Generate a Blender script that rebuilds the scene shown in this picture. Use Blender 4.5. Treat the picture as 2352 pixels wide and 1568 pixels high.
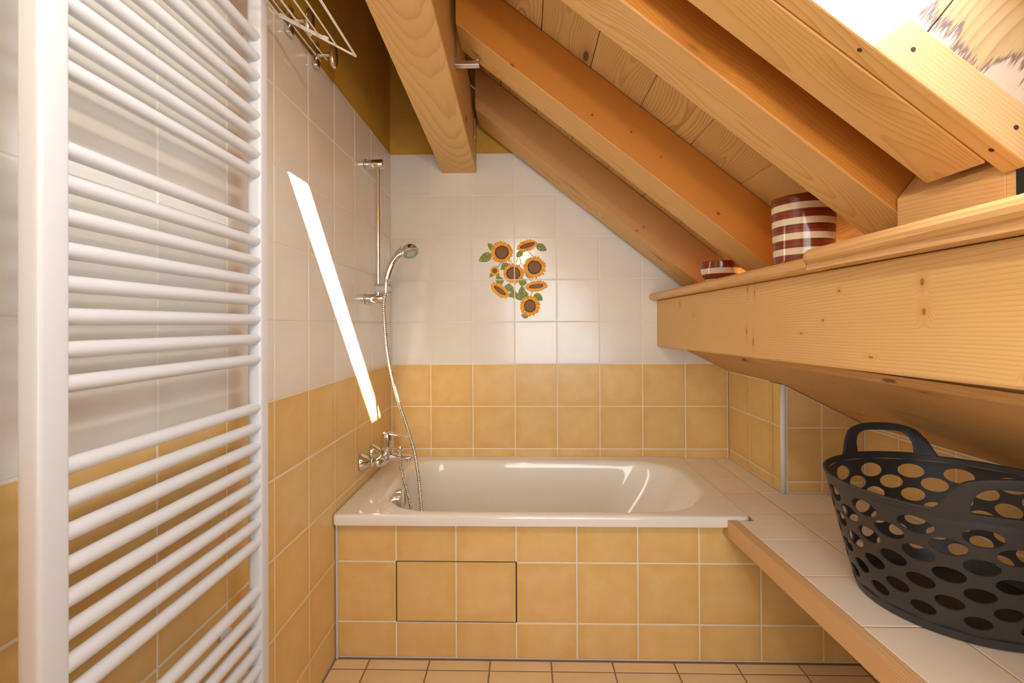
import bpy, bmesh, math, random
from math import sin, cos, pi, sqrt, radians
from mathutils import Vector, Matrix
random.seed(7)
for o in list(bpy.data.objects): bpy.data.objects.remove(o, do_unlink=True)
S = bpy.context.scene
COL = S.collection
PI = pi
# ------------------------------------------------------------------ roof constants (used by light too)
M, C0, C2, HZ = 0.7988, 2.3717, 2.555, 0.25      # underside plane z = C0 - M x ; boards plane z = C2 - M x ; glass plane C0+HZ
# ------------------------------------------------------------------ camera
cam = bpy.data.objects.new('camera', bpy.data.cameras.new('camera')); COL.objects.link(cam)
cam.data.sensor_width = 36; cam.data.lens = 36*1135.6/2352
cam.data.shift_y = (738.5-784)/2352
cam.data.clip_start = 0.02
pit, yaw, rol = 0.0046, 0.0253, -0.00475
fwd = Vector((-sin(yaw)*cos(pit), cos(yaw)*cos(pit), sin(pit)))
rr = Vector((cos(yaw), sin(yaw), 0)); uu = rr.cross(fwd)
R_ = rr*cos(rol)+uu*sin(rol); U_ = -rr*sin(rol)+uu*cos(rol)
mm = Matrix((R_, U_, -fwd)).transposed().to_4x4(); mm.translation = (0.6359, -2.3427, 1.1094)
cam.matrix_world = mm
S.camera = cam
# ------------------------------------------------------------------ world, sun, lamps, exposure
w = bpy.data.worlds.new('world'); S.world = w; w.use_nodes = True
nt = w.node_tree; bg = nt.nodes['Background']
sky = nt.nodes.new('ShaderNodeTexSky'); sky.sky_type = 'NISHITA'; sky.sun_disc = False
sky.sun_elevation = radians(24); sky.sun_rotation = radians(140); sky.air_density = 1.0
nt.links.new(sky.outputs[0], bg.inputs[0]); bg.inputs[1].default_value = 0.35
SUN = Vector((-1, 1.33, -0.70)).normalized()
def light(name, kind, loc, direction, energy, color, size=None, size_y=None, **k):
    d = bpy.data.lights.new(name, kind); d.energy = energy; d.color = color
    if size is not None:
        if kind == 'AREA':
            d.shape = 'RECTANGLE'; d.size = size; d.size_y = size_y or size
        elif kind == 'SUN': d.angle = size
        else: d.shadow_soft_size = size
    o = bpy.data.objects.new(name, d); COL.objects.link(o); o.location = loc
    if direction is not None: o.rotation_euler = Vector(direction).to_track_quat('-Z', 'Y').to_euler()
    return o
light('sun', 'SUN', (3, -4, 4), SUN, 75, (1.0, 0.97, 0.92), radians(0.5))
# daylight falling through the skylight glass
light('skylight_daylight', 'AREA', (1.0, -1.83, C0+HZ-M*1.0-0.012), (-0.62, 0.0, -0.78), 5.5, (0.76, 0.90, 1.0), 0.36, 0.66)
# small warm ceiling lamp near the skylight
light('ceiling_lamp', 'POINT', (0.62, -2.06, 1.72), None, 8.5, (1.0, 0.93, 0.80), 0.025)
# added soft fill light behind the camera, stands for no window or lamp
rd = light('room_fill', 'AREA', (0.95, -2.70, 1.15), (0.0, 1, -0.04), 5.2, (0.86, 0.95, 1.0), 1.0, 1.0)
rd.data.spread = radians(95); rd.data.specular_factor = .0
S.view_settings.view_transform = 'Standard'; S.view_settings.look = 'None'
S.view_settings.gamma = 1; S.view_settings.use_curve_mapping = False
S.view_settings.exposure = 0.3
# ------------------------------------------------------------------ materials
def srgb(r, g, b):
    f = lambda c: (c/255)/12.92 if c/255 <= .04045 else ((c/255+.055)/1.055)**2.4
    return (f(r), f(g), f(b), 1)
class NT:
    def __init__(s, name):
        s.m = bpy.data.materials.new(name); s.m.use_nodes = True
        s.t = s.m.node_tree; s.n = s.t.nodes; s.b = s.n['Principled BSDF']
    def N(s, typ, ins=None, **props):
        n = s.n.new(typ)
        for k, v in props.items(): setattr(n, k, v)
        for k, v in (ins or {}).items():
            if isinstance(v, bpy.types.NodeSocket): s.t.links.new(v, n.inputs[k])
            else: n.inputs[k].default_value = v
        return n
    def L(s, a, b): s.t.links.new(a, b)
    def math(s, op, a, b=None, c=None):
        ins = {0: a}
        if b is not None: ins[1] = b
        if c is not None: ins[2] = c
        return s.N('ShaderNodeMath', ins, operation=op).outputs[0]
    def mix(s, f, a, b, blend='MIX'):
        n = s.N('ShaderNodeMix', None, data_type='RGBA', blend_type=blend)
        for i, v in ((0, f), (6, a), (7, b)):
            if isinstance(v, bpy.types.NodeSocket): s.L(v, n.inputs[i])
            else: n.inputs[i].default_value = v
        return n.outputs[2]
    def ramp(s, f, stops, interp='LINEAR'):
        n = s.N('ShaderNodeValToRGB', {0: f}); cr = n.color_ramp; cr.interpolation = interp
        while len(cr.elements) < len(stops): cr.elements.new(0.5)
        for e, (p, c) in zip(cr.elements, stops): e.position = p; e.color = c
        return n.outputs[0]
    def noise(s, vec, scale, detail=3, rough=.5, dist=0):
        n = s.N('ShaderNodeTexNoise', {'Scale': scale, 'Detail': detail, 'Roughness': rough, 'Distortion': dist})
        if vec is not None: s.L(vec, n.inputs['Vector'])
        return n.outputs['Fac']
    def bump(s, h, strength, dist=.002):
        n = s.N('ShaderNodeBump', {'Height': h, 'Strength': strength, 'Distance': dist}); s.L(n.outputs[0], s.b.inputs['Normal'])
def vmul(t, vec, sc):
    return t.N('ShaderNodeVectorMath', {0: vec, 1: sc}, operation='MULTIPLY').outputs[0]
def vadd(t, a, b):
    return t.N('ShaderNodeVectorMath', {0: a, 1: b}, operation='ADD').outputs[0]
def plain(name, col, rough=.5, metal=0, spec=.5, bumpy=None, coat=0):
    t = NT(name); t.b.inputs['Base Color'].default_value = col; t.b.inputs['Roughness'].default_value = rough
    t.b.inputs['Metallic'].default_value = metal; t.b.inputs['Specular IOR Level'].default_value = spec
    t.b.inputs['Coat Weight'].default_value = coat
    tc = t.N('ShaderNodeTexCoord').outputs['Object']
    if bumpy:
        n = t.noise(tc, bumpy[0], 2)
        r = t.N('ShaderNodeMapRange', {0: n, 3: max(0, rough-.04), 4: rough+.04}).outputs[0]
        t.L(r, t.b.inputs['Roughness']); t.bump(n, bumpy[1])
    return t.m
def wood(name, light_c, dark_c, knot_c, ringf=55, rough=.5, knots=1.0, center=(.0, .05, -.06), contrast=1.0, slow=.9, wand=.10, knot_scale=(2.2, 6, 6), spots=()):
    """pine in object coordinates, grain along local X: rings about a wandering axis, knots, pores"""
    t = NT(name)
    tc = t.N('ShaderNodeTexCoord').outputs['Object']
    oi = t.N('ShaderNodeObjectInfo').outputs['Random']
    off = t.N('ShaderNodeCombineXYZ', {0: t.math('MULTIPLY', oi, 37.0), 1: t.math('MULTIPLY', oi, 11.0), 2: t.math('MULTIPLY', oi, 5.0)}).outputs[0]
    p = vadd(t, tc, off)
    # knots
    kv = t.N('ShaderNodeTexVoronoi', {'Vector': vmul(t, p, knot_scale), 'Scale': 1.0, 'Randomness': 1.0}, voronoi_dimensions='3D', feature='F1')
    kd = kv.outputs['Distance']
    kpull = t.math('POWER', t.math('SUBTRACT', 1.0, t.N('ShaderNodeClamp', {0: t.math('MULTIPLY', kd, 1.9)}).outputs[0]), 2.0)
    # wander of pith
    n1 = t.noise(vmul(t, p, (slow, 1.5, 1.5)), 1.0, 2, .4)
    n2 = t.noise(vadd(t, vmul(t, p, (slow*.8, 1.2, 1.2)), (9.1, 3.3, 4.7)), 1.0, 2, .4)
    sep = t.N('ShaderNodeSeparateXYZ', {0: tc})
    yy = t.math('ADD', t.math('ADD', sep.outputs[1], center[1]), t.math('MULTIPLY', t.math('SUBTRACT', n1, .5), wand))
    zz = t.math('ADD', t.math('ADD', sep.outputs[2], center[2]), t.math('MULTIPLY', t.math('SUBTRACT', n2, .5), wand))
    r = t.math('SQRT', t.math('ADD', t.math('MULTIPLY', yy, yy), t.math('MULTIPLY', zz, zz)))
    fine = t.noise(vmul(t, p, (3, 30, 30)), 1.0, 3, .5)
    smask = None; spull = None
    for (sx_, sy_, rx_, ry_) in spots:
        dx_ = t.math('DIVIDE', t.math('SUBTRACT', sep.outputs[0], sx_), rx_)
        dy_ = t.math('DIVIDE', t.math('SUBTRACT', sep.outputs[1], sy_), ry_)
        d_ = t.math('SQRT', t.math('ADD', t.math('MULTIPLY', dx_, dx_), t.math('MULTIPLY', dy_, dy_)))
        d_ = t.math('ADD', d_, t.math('MULTIPLY', t.math('SUBTRACT', fine, .5), 1.2))
        mk_ = t.N('ShaderNodeMapRange', {0: d_, 1: .5, 2: 1.1, 3: 1, 4: 0}, interpolation_type='SMOOTHSTEP').outputs[0]
        hl_ = t.N('ShaderNodeMapRange', {0: d_, 1: .8, 2: 4.0, 3: 1, 4: 0}, interpolation_type='SMOOTHSTEP').outputs[0]
        smask = mk_ if smask is None else t.math('MAXIMUM', smask, mk_)
        spull = hl_ if spull is None else t.math('MAXIMUM', spull, hl_)
    r2 = t.math('ADD', r, t.math('MULTIPLY', kpull, .024*knots))
    if spull is not None: r2 = t.math('ADD', r2, t.math('MULTIPLY', spull, .014))
    r3 = t.math('ADD', r2, t.math('MULTIPLY', fine, .005))
    ph = t.math('FRACT', t.math('MULTIPLY', r3, float(ringf)*1.7))
    ring = t.math('POWER', ph, 3.0)
    edge = t.math('SMOOTH_MIN', ring, t.math('MULTIPLY', t.math('SUBTRACT', 1.0, ph), 9.0), .15)
    fib = t.noise(vmul(t, p, (8, 220, 220)), 1.0, 4, .6)
    tone = t.noise(vmul(t, p, (1.2, 5, 5)), 1.0, 2, .5)
    f = t.math('MULTIPLY', edge, .75*contrast)
    f = t.math('ADD', f, t.math('MULTIPLY', t.math('SUBTRACT', fib, .5), .35))
    f = t.N('ShaderNodeClamp', {0: f}).outputs[0]
    base = t.mix(f, light_c, dark_c)
    base = t.mix(t.N('ShaderNodeMapRange', {0: tone, 1: .35, 2: .65, 3: 0, 4: .35}).outputs[0], base, t.mix(.5, light_c, dark_c))
    kf = t.N('ShaderNodeMapRange', {0: kd, 1: .045, 2: .09, 3: .9*min(1, knots), 4: 0.0}); kf.interpolation_type = 'SMOOTHSTEP'
    kring = t.N('ShaderNodeMapRange', {0: kd, 1: .10, 2: .26, 3: .45*min(1, knots), 4: 0.0})
    base = t.mix(kring.outputs[0], base, dark_c)
    base = t.mix(kf.outputs[0], base, knot_c)
    if spots:
        base = t.mix(t.math('MULTIPLY', spull, .28), base, srgb(200, 118, 44))
        base = t.mix(t.math('MULTIPLY', smask, .75), base, knot_c)
    t.L(base, t.b.inputs['Base Color'])
    t.b.inputs['Roughness'].default_value = rough
    t.b.inputs['Specular IOR Level'].default_value = .35
    t.bump(t.math('SUBTRACT', t.math('MULTIPLY', fib, .5), t.math('MULTIPLY', edge, .4)), .25, .0015)
    return t
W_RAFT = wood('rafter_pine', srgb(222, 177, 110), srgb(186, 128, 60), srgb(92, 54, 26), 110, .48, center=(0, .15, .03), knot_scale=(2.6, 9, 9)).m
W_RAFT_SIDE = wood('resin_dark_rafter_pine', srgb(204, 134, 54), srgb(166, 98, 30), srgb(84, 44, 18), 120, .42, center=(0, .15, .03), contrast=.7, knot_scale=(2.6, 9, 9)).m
W_TRIM = wood('weathered_trimmer_pine', srgb(204, 174, 128), srgb(168, 126, 80), srgb(96, 60, 34), 110, .5, center=(0, .15, .03), knots=.5).m
W_PURLIN = wood('knotty_purlin_pine', srgb(228, 186, 122), srgb(192, 138, 72), srgb(124, 78, 36), 100, .5, center=(0, .19, .03), knot_scale=(2.4, 6.5, 6.5), slow=.7, wand=.13, contrast=.85, knots=.15,
    spots=((.4416, -.0918, .004, .011), (.400, -.0807, .004, .012), (.4489, .026, .004, .012), (.4097, .0526, .004, .016), (-.1665, -.0158, .006, .0075), (-.1636, -.0616, .005, .007), (.041, -.0615, .004, .0035), (1.0403, -.0758, .006, .010), (.0946, -.0033, .003, .003), (.1762, .0245, .006, .002), (-.0473, .0634, .007, .0018), (-.33, .07, .006, .003))).m
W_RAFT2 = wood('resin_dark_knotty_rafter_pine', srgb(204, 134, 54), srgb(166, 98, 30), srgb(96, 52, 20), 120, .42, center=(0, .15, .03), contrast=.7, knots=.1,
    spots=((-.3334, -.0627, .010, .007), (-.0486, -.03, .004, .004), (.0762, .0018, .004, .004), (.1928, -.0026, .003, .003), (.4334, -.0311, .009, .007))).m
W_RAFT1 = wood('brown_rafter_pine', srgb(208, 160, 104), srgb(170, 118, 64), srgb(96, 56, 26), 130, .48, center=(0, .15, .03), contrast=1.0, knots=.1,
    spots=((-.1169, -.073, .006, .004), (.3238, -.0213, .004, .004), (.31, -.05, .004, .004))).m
W_BEAM = wood('old_beam_pine', srgb(228, 186, 122), srgb(192, 138, 72), srgb(124, 78, 36), 105, .5, center=(0, .19, .03), knot_scale=(2.4, 6.5, 6.5), slow=.6).m
W_BOARD = wood('ceiling_board_pine', srgb(224, 184, 122), srgb(164, 114, 56), srgb(100, 64, 34), 95, .55, center=(0, .01, .03), contrast=1.15, slow=1.6, wand=.2, knot_scale=(2.6, 7, 7)).m
W_SOFF = wood('soffit_pine', srgb(216, 168, 108), srgb(184, 130, 74), srgb(88, 56, 28), 60, .5, center=(0, .2, .15), contrast=.6, knot_scale=(3, 10, 10))
SOFF_T = W_SOFF
def flecks(mat_t, col):
    t = mat_t; tc = t.N('ShaderNodeTexCoord').outputs['Object']
    n = t.noise(vmul(t, tc, (14, 110, 60)), 1.0, 1, .4)
    old = t.b.inputs['Base Color'].links[0].from_socket
    m = t.N('ShaderNodeMapRange', {0: n, 1: .70, 2: .78, 3: 0, 4: .75}).outputs[0]
    t.L(t.mix(m, old, col), t.b.inputs['Base Color']); return t.m
W_SHELF = wood('shelf_pine', srgb(228, 182, 122), srgb(198, 142, 82), srgb(130, 80, 36), 110, .42, knots=.3).m
W_SOFF = flecks(SOFF_T, srgb(96, 62, 32))
W_EDGE = wood('counter_edge_pine', srgb(222, 182, 136), srgb(188, 138, 88), srgb(120, 74, 36), 110, .5, knots=.25).m
# weathered skylight planks with water stains near their lower edge (local X along the grain, x=0 at the lower edge)
tw = wood('weathered_plank_pine', srgb(190, 168, 128), srgb(142, 102, 62), srgb(96, 60, 40), 60, .6, center=(0, .02, .04), contrast=.9)
_tc = tw.N('ShaderNodeTexCoord').outputs['Object']; _sx = tw.N('ShaderNodeSeparateXYZ', {0: _tc})
_st = tw.noise(vmul(tw, _tc, (14, 260, 30)), 1.0, 3, .6); _lv = tw.noise(vmul(tw, _tc, (2, 11, 2)), 1.0, 2, .5)
_h = tw.math('ADD', tw.math('MULTIPLY', tw.math('SUBTRACT', _lv, .36), .20), tw.math('MULTIPLY', tw.math('SUBTRACT', _st, .5), .10))
_d = tw.math('SUBTRACT', _h, _sx.outputs[0])
_m1 = tw.N('ShaderNodeMapRange', {0: _d, 1: -.002, 2: .006, 3: 0, 4: 1}).outputs[0]
_m2 = tw.N('ShaderNodeMapRange', {0: _d, 1: .012, 2: .02, 3: 1, 4: .0}).outputs[0]
_old = tw.b.inputs['Base Color'].links[0].from_socket
_c1 = tw.mix(tw.math('MULTIPLY', _m1, .85), _old, srgb(196, 182, 172))
_c2 = tw.mix(tw.math('MULTIPLY', tw.math('MULTIPLY', _m1, _m2), .8), _c1, srgb(92, 58, 58))
tw.L(_c2, tw.b.inputs['Base Color'])
W_WEATH = tw.m
DIRT0 = plain('rusty_nail', srgb(64, 40, 26), .8)
def tile_mat(name, base, cloud, edge, rough, bump_s):
    t = NT(name); tc = t.N('ShaderNodeTexCoord').outputs['Object']; rnd = t.N('ShaderNodeObjectInfo').outputs['Random']
    off = t.N('ShaderNodeCombineXYZ', {0: t.math('MULTIPLY', rnd, 50.0), 1: t.math('MULTIPLY', rnd, 23.0)}).outputs[0]
    p = vadd(t, tc, off)
    n = t.noise(p, 14, 3, .6); n2 = t.noise(p, 120, 3, .7)
    c = t.mix(t.N('ShaderNodeMapRange', {0: n, 1: .3, 2: .7}).outputs[0], base, cloud)
    # glaze pools darker towards the edge of each tile
    s = t.N('ShaderNodeSeparateXYZ', {0: tc})
    mx = t.math('MAXIMUM', t.math('ABSOLUTE', s.outputs[0]), t.math('ABSOLUTE', s.outputs[1]))
    e = t.N('ShaderNodeMapRange', {0: t.math('ADD', mx, t.math('MULTIPLY', n, .03)), 1: .075, 2: .118, 3: 0, 4: 1}).outputs[0]
    c = t.mix(t.math('MULTIPLY', e, .5), c, edge)
    hsv = t.N('ShaderNodeHueSaturation', {'Color': c, 'Value': t.math('ADD', .97, t.math('MULTIPLY', rnd, .05))}).outputs[0]
    t.L(hsv, t.b.inputs['Base Color']); t.b.inputs['Roughness'].default_value = rough
    t.bump(t.math('ADD', t.math('MULTIPLY', n2, .25), n), bump_s, .002)
    return t.m
T_WHITE = tile_mat('white_glazed_tile', srgb(236, 232, 225), srgb(240, 236, 228), srgb(232, 228, 219), .17, .05)
T_YEL = tile_mat('yellow_glazed_tile', srgb(234, 200, 140), srgb(230, 190, 120), srgb(224, 172, 92), .30, .08)
T_FLOOR = tile_mat('floor_glazed_tile', srgb(240, 212, 172), srgb(236, 204, 158), srgb(232, 196, 146), .4, .1)
T_CREAM = tile_mat('cream_counter_tile', srgb(242, 230, 214), srgb(244, 232, 217), srgb(239, 226, 209), .22, .05)
GROUT = plain('white_grout', srgb(242, 234, 220), .8, bumpy=(300, .3))
GROUT_F = plain('floor_grout', srgb(140, 118, 94), .9, bumpy=(300, .3))
GROUT_C = plain('counter_grout', srgb(200, 172, 138), .85, bumpy=(300, .3))
DARK_GAP = plain('dark_joint', srgb(60, 40, 24), .9)
WPLASTIC = plain('white_trim_plastic', srgb(236, 234, 230), .35)
CAULK = plain('caulk', srgb(214, 206, 196), .6, bumpy=(150, .4))
ENAMEL = plain('white_enamel', srgb(240, 236, 228), .09, coat=.4)
RADW = plain('white_radiator_lacquer', srgb(218, 220, 225), .28, coat=.2)
CHROME = plain('chrome', (.78, .77, .75, 1), .09, metal=1)
STEEL = plain('brushed_steel', (.72, .70, .66, 1), .28, metal=1)
WIREW = plain('white_coated_wire', srgb(226, 218, 210), .3)
RUBBER = plain('dark_rubber', srgb(20, 20, 22), .5)
TEAL = plain('teal_nozzles', srgb(70, 150, 160), .4)
GREYP = plain('grey_plastic', srgb(168, 166, 160), .4)
BASKET = plain('charcoal_plastic', srgb(54, 52, 52), .42, bumpy=(500, .12))
BROWN = plain('brown_glaze', srgb(140, 62, 32), .12, coat=.3)
CREAMG = plain('cream_glaze', srgb(226, 206, 172), .12, coat=.3)
def brush_brown():
    t = NT('brushed_brown_glaze'); tc = t.N('ShaderNodeTexCoord').outputs['Object']
    s = t.N('ShaderNodeSeparateXYZ', {0: tc})
    n = t.noise(vmul(t, tc, (6, 6, 420)), 1.0, 3, .6)
    c = t.mix(t.N('ShaderNodeMapRange', {0: n, 1: .35, 2: .65}).outputs[0], srgb(150, 66, 32), srgb(104, 40, 22))
    t.L(c, t.b.inputs['Base Color']); t.b.inputs['Roughness'].default_value = .12; return t.m
BROWN = brush_brown()
def plaster():
    t = NT('ochre_plaster'); tc = t.N('ShaderNodeTexCoord').outputs['Object']
    n = t.noise(tc, 3.2, 3, .6); n2 = t.noise(tc, 9, 4, .55, .8)
    c = t.mix(t.N('ShaderNodeMapRange', {0: n, 1: .3, 2: .7}).outputs[0], srgb(214, 170, 70), srgb(198, 150, 52))
    t.L(c, t.b.inputs['Base Color']); t.b.inputs['Roughness'].default_value = .55
    ridg = t.math('ABSOLUTE', t.math('SUBTRACT', n2, .5))
    t.bump(t.math('SUBTRACT', n2, t.math('MULTIPLY', t.math('MINIMUM', ridg, .03), 6.0)), .55, .006)
    return t.m
PLASTER = plaster()
PAINTW = plain('off_white_paint', srgb(226, 220, 208), .7, bumpy=(20, .1))
def glass_mat():
    t = NT('window_glass'); n = t.n; tr = t.N('ShaderNodeBsdfTransparent'); gl = t.N('ShaderNodeBsdfGlossy', {'Roughness': .02})
    fr = t.N('ShaderNodeFresnel', {'IOR': 1.3}); mx = t.N('ShaderNodeMixShader', {0: fr.outputs[0], 1: tr.outputs[0], 2: gl.outputs[0]})
    t.L(mx.outputs[0], n['Material Output'].inputs[0]); return t.m
GLASS = glass_mat()
def seeds(name, c1, c2, sc):
    t = NT(name); tc = t.N('ShaderNodeTexCoord').outputs['Object']; n = t.noise(tc, sc, 3, .7)
    t.L(t.ramp(n, [(.38, c1), (.62, c2)]), t.b.inputs['Base Color']); t.b.inputs['Roughness'].default_value = .45; t.b.inputs['Specular IOR Level'].default_value = .3; return t.m
PETAL = seeds('petal_paint', srgb(244, 160, 10), srgb(252, 196, 30), 260)
PETAL2 = seeds('petal_shade_paint', srgb(228, 134, 6), srgb(246, 176, 20), 260)
SEEDP = seeds('seed_paint', srgb(70, 40, 22), srgb(176, 116, 60), 420)
SEEDD = seeds('seed_edge_paint', srgb(52, 30, 18), srgb(96, 58, 34), 420)
LEAFP = seeds('leaf_paint', srgb(104, 122, 44), srgb(160, 172, 88), 160)
VEINP = plain('vein_paint', srgb(62, 80, 34), .3)
# ------------------------------------------------------------------ object helpers
def link(o, parent=None):
    COL.objects.link(o)
    if parent is not None: o.parent = parent
    return o
def wmat(o):
    m = o.matrix_basis.copy(); p = o.parent
    while p is not None: m = p.matrix_basis @ m; p = p.parent
    return m
def mk(name, verts, faces, mats, parent=None, frame=None, smooth=False, fm=None, bevel=0, segs=2, label=None, weld=False):
    """world-space verts -> object whose local frame is `frame` (4x4)"""
    fr = frame or Matrix.Identity(4); inv = fr.inverted()
    me = bpy.data.meshes.new(name); me.from_pydata([inv @ Vector(v) for v in verts], [], faces)
    for m in (mats if isinstance(mats, (list, tuple)) else [mats]): me.materials.append(m)
    if fm:
        for p, k in zip(me.polygons, fm): p.material_index = k
    if smooth:
        for p in me.polygons: p.use_smooth = True
    bm = bmesh.new(); bm.from_mesh(me)
    if weld: bmesh.ops.remove_doubles(bm, verts=bm.verts, dist=weld)
    bmesh.ops.recalc_face_normals(bm, faces=bm.faces); bm.to_mesh(me); bm.free()
    me.update()
    o = bpy.data.objects.new(name, me)
    link(o, parent)
    o.matrix_basis = (wmat(parent).inverted() @ fr) if parent is not None else fr
    if bevel:
        b = o.modifiers.new('bevel', 'BEVEL'); b.width = bevel; b.segments = segs; b.limit_method = 'ANGLE'; b.angle_limit = radians(40)
    if label: o['label'] = label
    return o
def empty(name, loc):
    o = bpy.data.objects.new(name, None); o.empty_display_size = .05; link(o); o.location = loc; return o
def tag(o, label, cat, group=None, kind=None):
    o['label'] = label; o['category'] = cat
    if group: o['group'] = group
    if kind: o['kind'] = kind
    return o
def struct(o): o['kind'] = 'structure'; return o
def frame(o, x, z):
    x = Vector(x).normalized(); z = Vector(z); y = z.cross(x).normalized(); z = x.cross(y)
    m = Matrix((x, y, z)).transposed().to_4x4(); m.translation = Vector(o); return m
def hexa(c): return [tuple(v) for v in c], [(0,1,2,3),(4,7,6,5),(0,4,5,1),(1,5,6,2),(2,6,7,3),(3,7,4,0)]
def box(name, lo, hi, mat, parent=None, bevel=0, fr=None, **k):
    (a,b,c),(d,e,f) = lo, hi
    v, fa = hexa([(a,b,c),(d,b,c),(d,e,c),(a,e,c),(a,b,f),(d,b,f),(d,e,f),(a,e,f)])
    if fr is None:
        dims = (d-a, e-b, f-c); ax = dims.index(max(dims)); X = [(1,0,0),(0,1,0),(0,0,1)][ax]; Z = (0,0,1) if ax != 2 else (0,1,0)
        fr = frame(((a+d)/2, (b+e)/2, (c+f)/2), X, Z)
    return mk(name, v, fa, mat, parent, fr, bevel=bevel, **k)
def prism(name, poly, axis, a, b, mat, parent=None, fr=None, bevel=0, **k):
    """poly in the plane perpendicular to axis ('y': (x,z), 'x': (y,z), 'z': (x,y)), extruded from a to b"""
    P = {'y': lambda p, t: (p[0], t, p[1]), 'x': lambda p, t: (t, p[0], p[1]), 'z': lambda p, t: (p[0], p[1], t)}[axis]
    n = len(poly); v = [P(p, a) for p in poly]+[P(p, b) for p in poly]
    f = [tuple(range(n)), tuple(range(2*n-1, n-1, -1))]+[(i, (i+1) % n, n+(i+1) % n, n+i) for i in range(n)]
    return mk(name, v, f, mat, parent, fr, bevel=bevel, **k)
def lathe_data(prof, segs, o=(0,0,0), ax=(0,0,1)):
    ax = Vector(ax).normalized(); e1 = ax.orthogonal().normalized(); e2 = ax.cross(e1); o = Vector(o)
    v = []; f = []
    for r, h in prof:
        for i in range(segs):
            a = 2*PI*i/segs; v.append(tuple(o+ax*h+e1*(r*cos(a))+e2*(r*sin(a))))
    for j in range(len(prof)-1):
        for i in range(segs):
            k = (i+1) % segs; f.append((j*segs+i, j*segs+k, (j+1)*segs+k, (j+1)*segs+i))
    if prof[0][0] > 1e-6: f.append(tuple(range(segs)))
    if prof[-1][0] > 1e-6: f.append(tuple((len(prof)-1)*segs+i for i in range(segs)))
    return v, f
def lathe(name, prof, mat, parent=None, o=(0,0,0), ax=(0,0,1), segs=32, fm=None, mats=None, **k):
    v, f = lathe_data(prof, segs, o, ax)
    fr = Matrix.Translation(Vector(o))
    ob = mk(name, v, f, mats or mat, parent, fr, smooth=True, weld=1e-6, **k)
    e = ob.modifiers.new('split', 'EDGE_SPLIT'); e.split_angle = radians(38)
    return ob
def tube_data(pts, rad, segs=10, cap=True):
    pts = [Vector(p) for p in pts]; n = len(pts); R = rad if isinstance(rad, (list, tuple)) else [rad]*n
    v = []; f = []; T = []
    for i in range(n):
        a = pts[max(0, i-1)]; b = pts[min(n-1, i+1)]; T.append((b-a).normalized())
    e = T[0].orthogonal().normalized()
    for i in range(n):
        e = (e-T[i]*e.dot(T[i])).normalized(); g = T[i].cross(e)
        for k in range(segs):
            a = 2*PI*k/segs; v.append(tuple(pts[i]+(e*cos(a)+g*sin(a))*R[i]))
    for i in range(n-1):
        for k in range(segs):
            q = (k+1) % segs; f.append((i*segs+k, i*segs+q, (i+1)*segs+q, (i+1)*segs+k))
    if cap: f += [tuple(range(segs)), tuple((n-1)*segs+k for k in range(segs))]
    return v, f
def tube(name, pts, rad, mat, parent=None, segs=12, **k):
    v, f = tube_data(pts, rad, segs); c = sum((Vector(p) for p in pts), Vector())/len(pts)
    ob = mk(name, v, f, mat, parent, Matrix.Translation(c), smooth=True, **k)
    e = ob.modifiers.new('split', 'EDGE_SPLIT'); e.split_angle = radians(50)
    return ob
def catmull(P, n=8):
    P = [Vector(p) for p in P]; P = [P[0]*2-P[1]]+P+[P[-1]*2-P[-2]]; out = []
    for i in range(1, len(P)-2):
        for k in range(n):
            t = k/n; a, b, c, d = P[i-1:i+3]
            out.append(.5*((2*b)+(c-a)*t+(2*a-5*b+4*c-d)*t*t+(3*b-a-3*c+d)*t**3))
    out.append(P[-2]); return out
def merge(parts):
    V = []; F = []
    for v, f in parts:
        n = len(V); V += v; F += [tuple(i+n for i in q) for q in f]
    return V, F
def boxd(lo, hi):
    (a,b,c),(d,e,f) = lo, hi; return hexa([(a,b,c),(d,b,c),(d,e,c),(a,e,c),(a,b,f),(d,b,f),(d,e,f),(a,e,f)])
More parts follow.
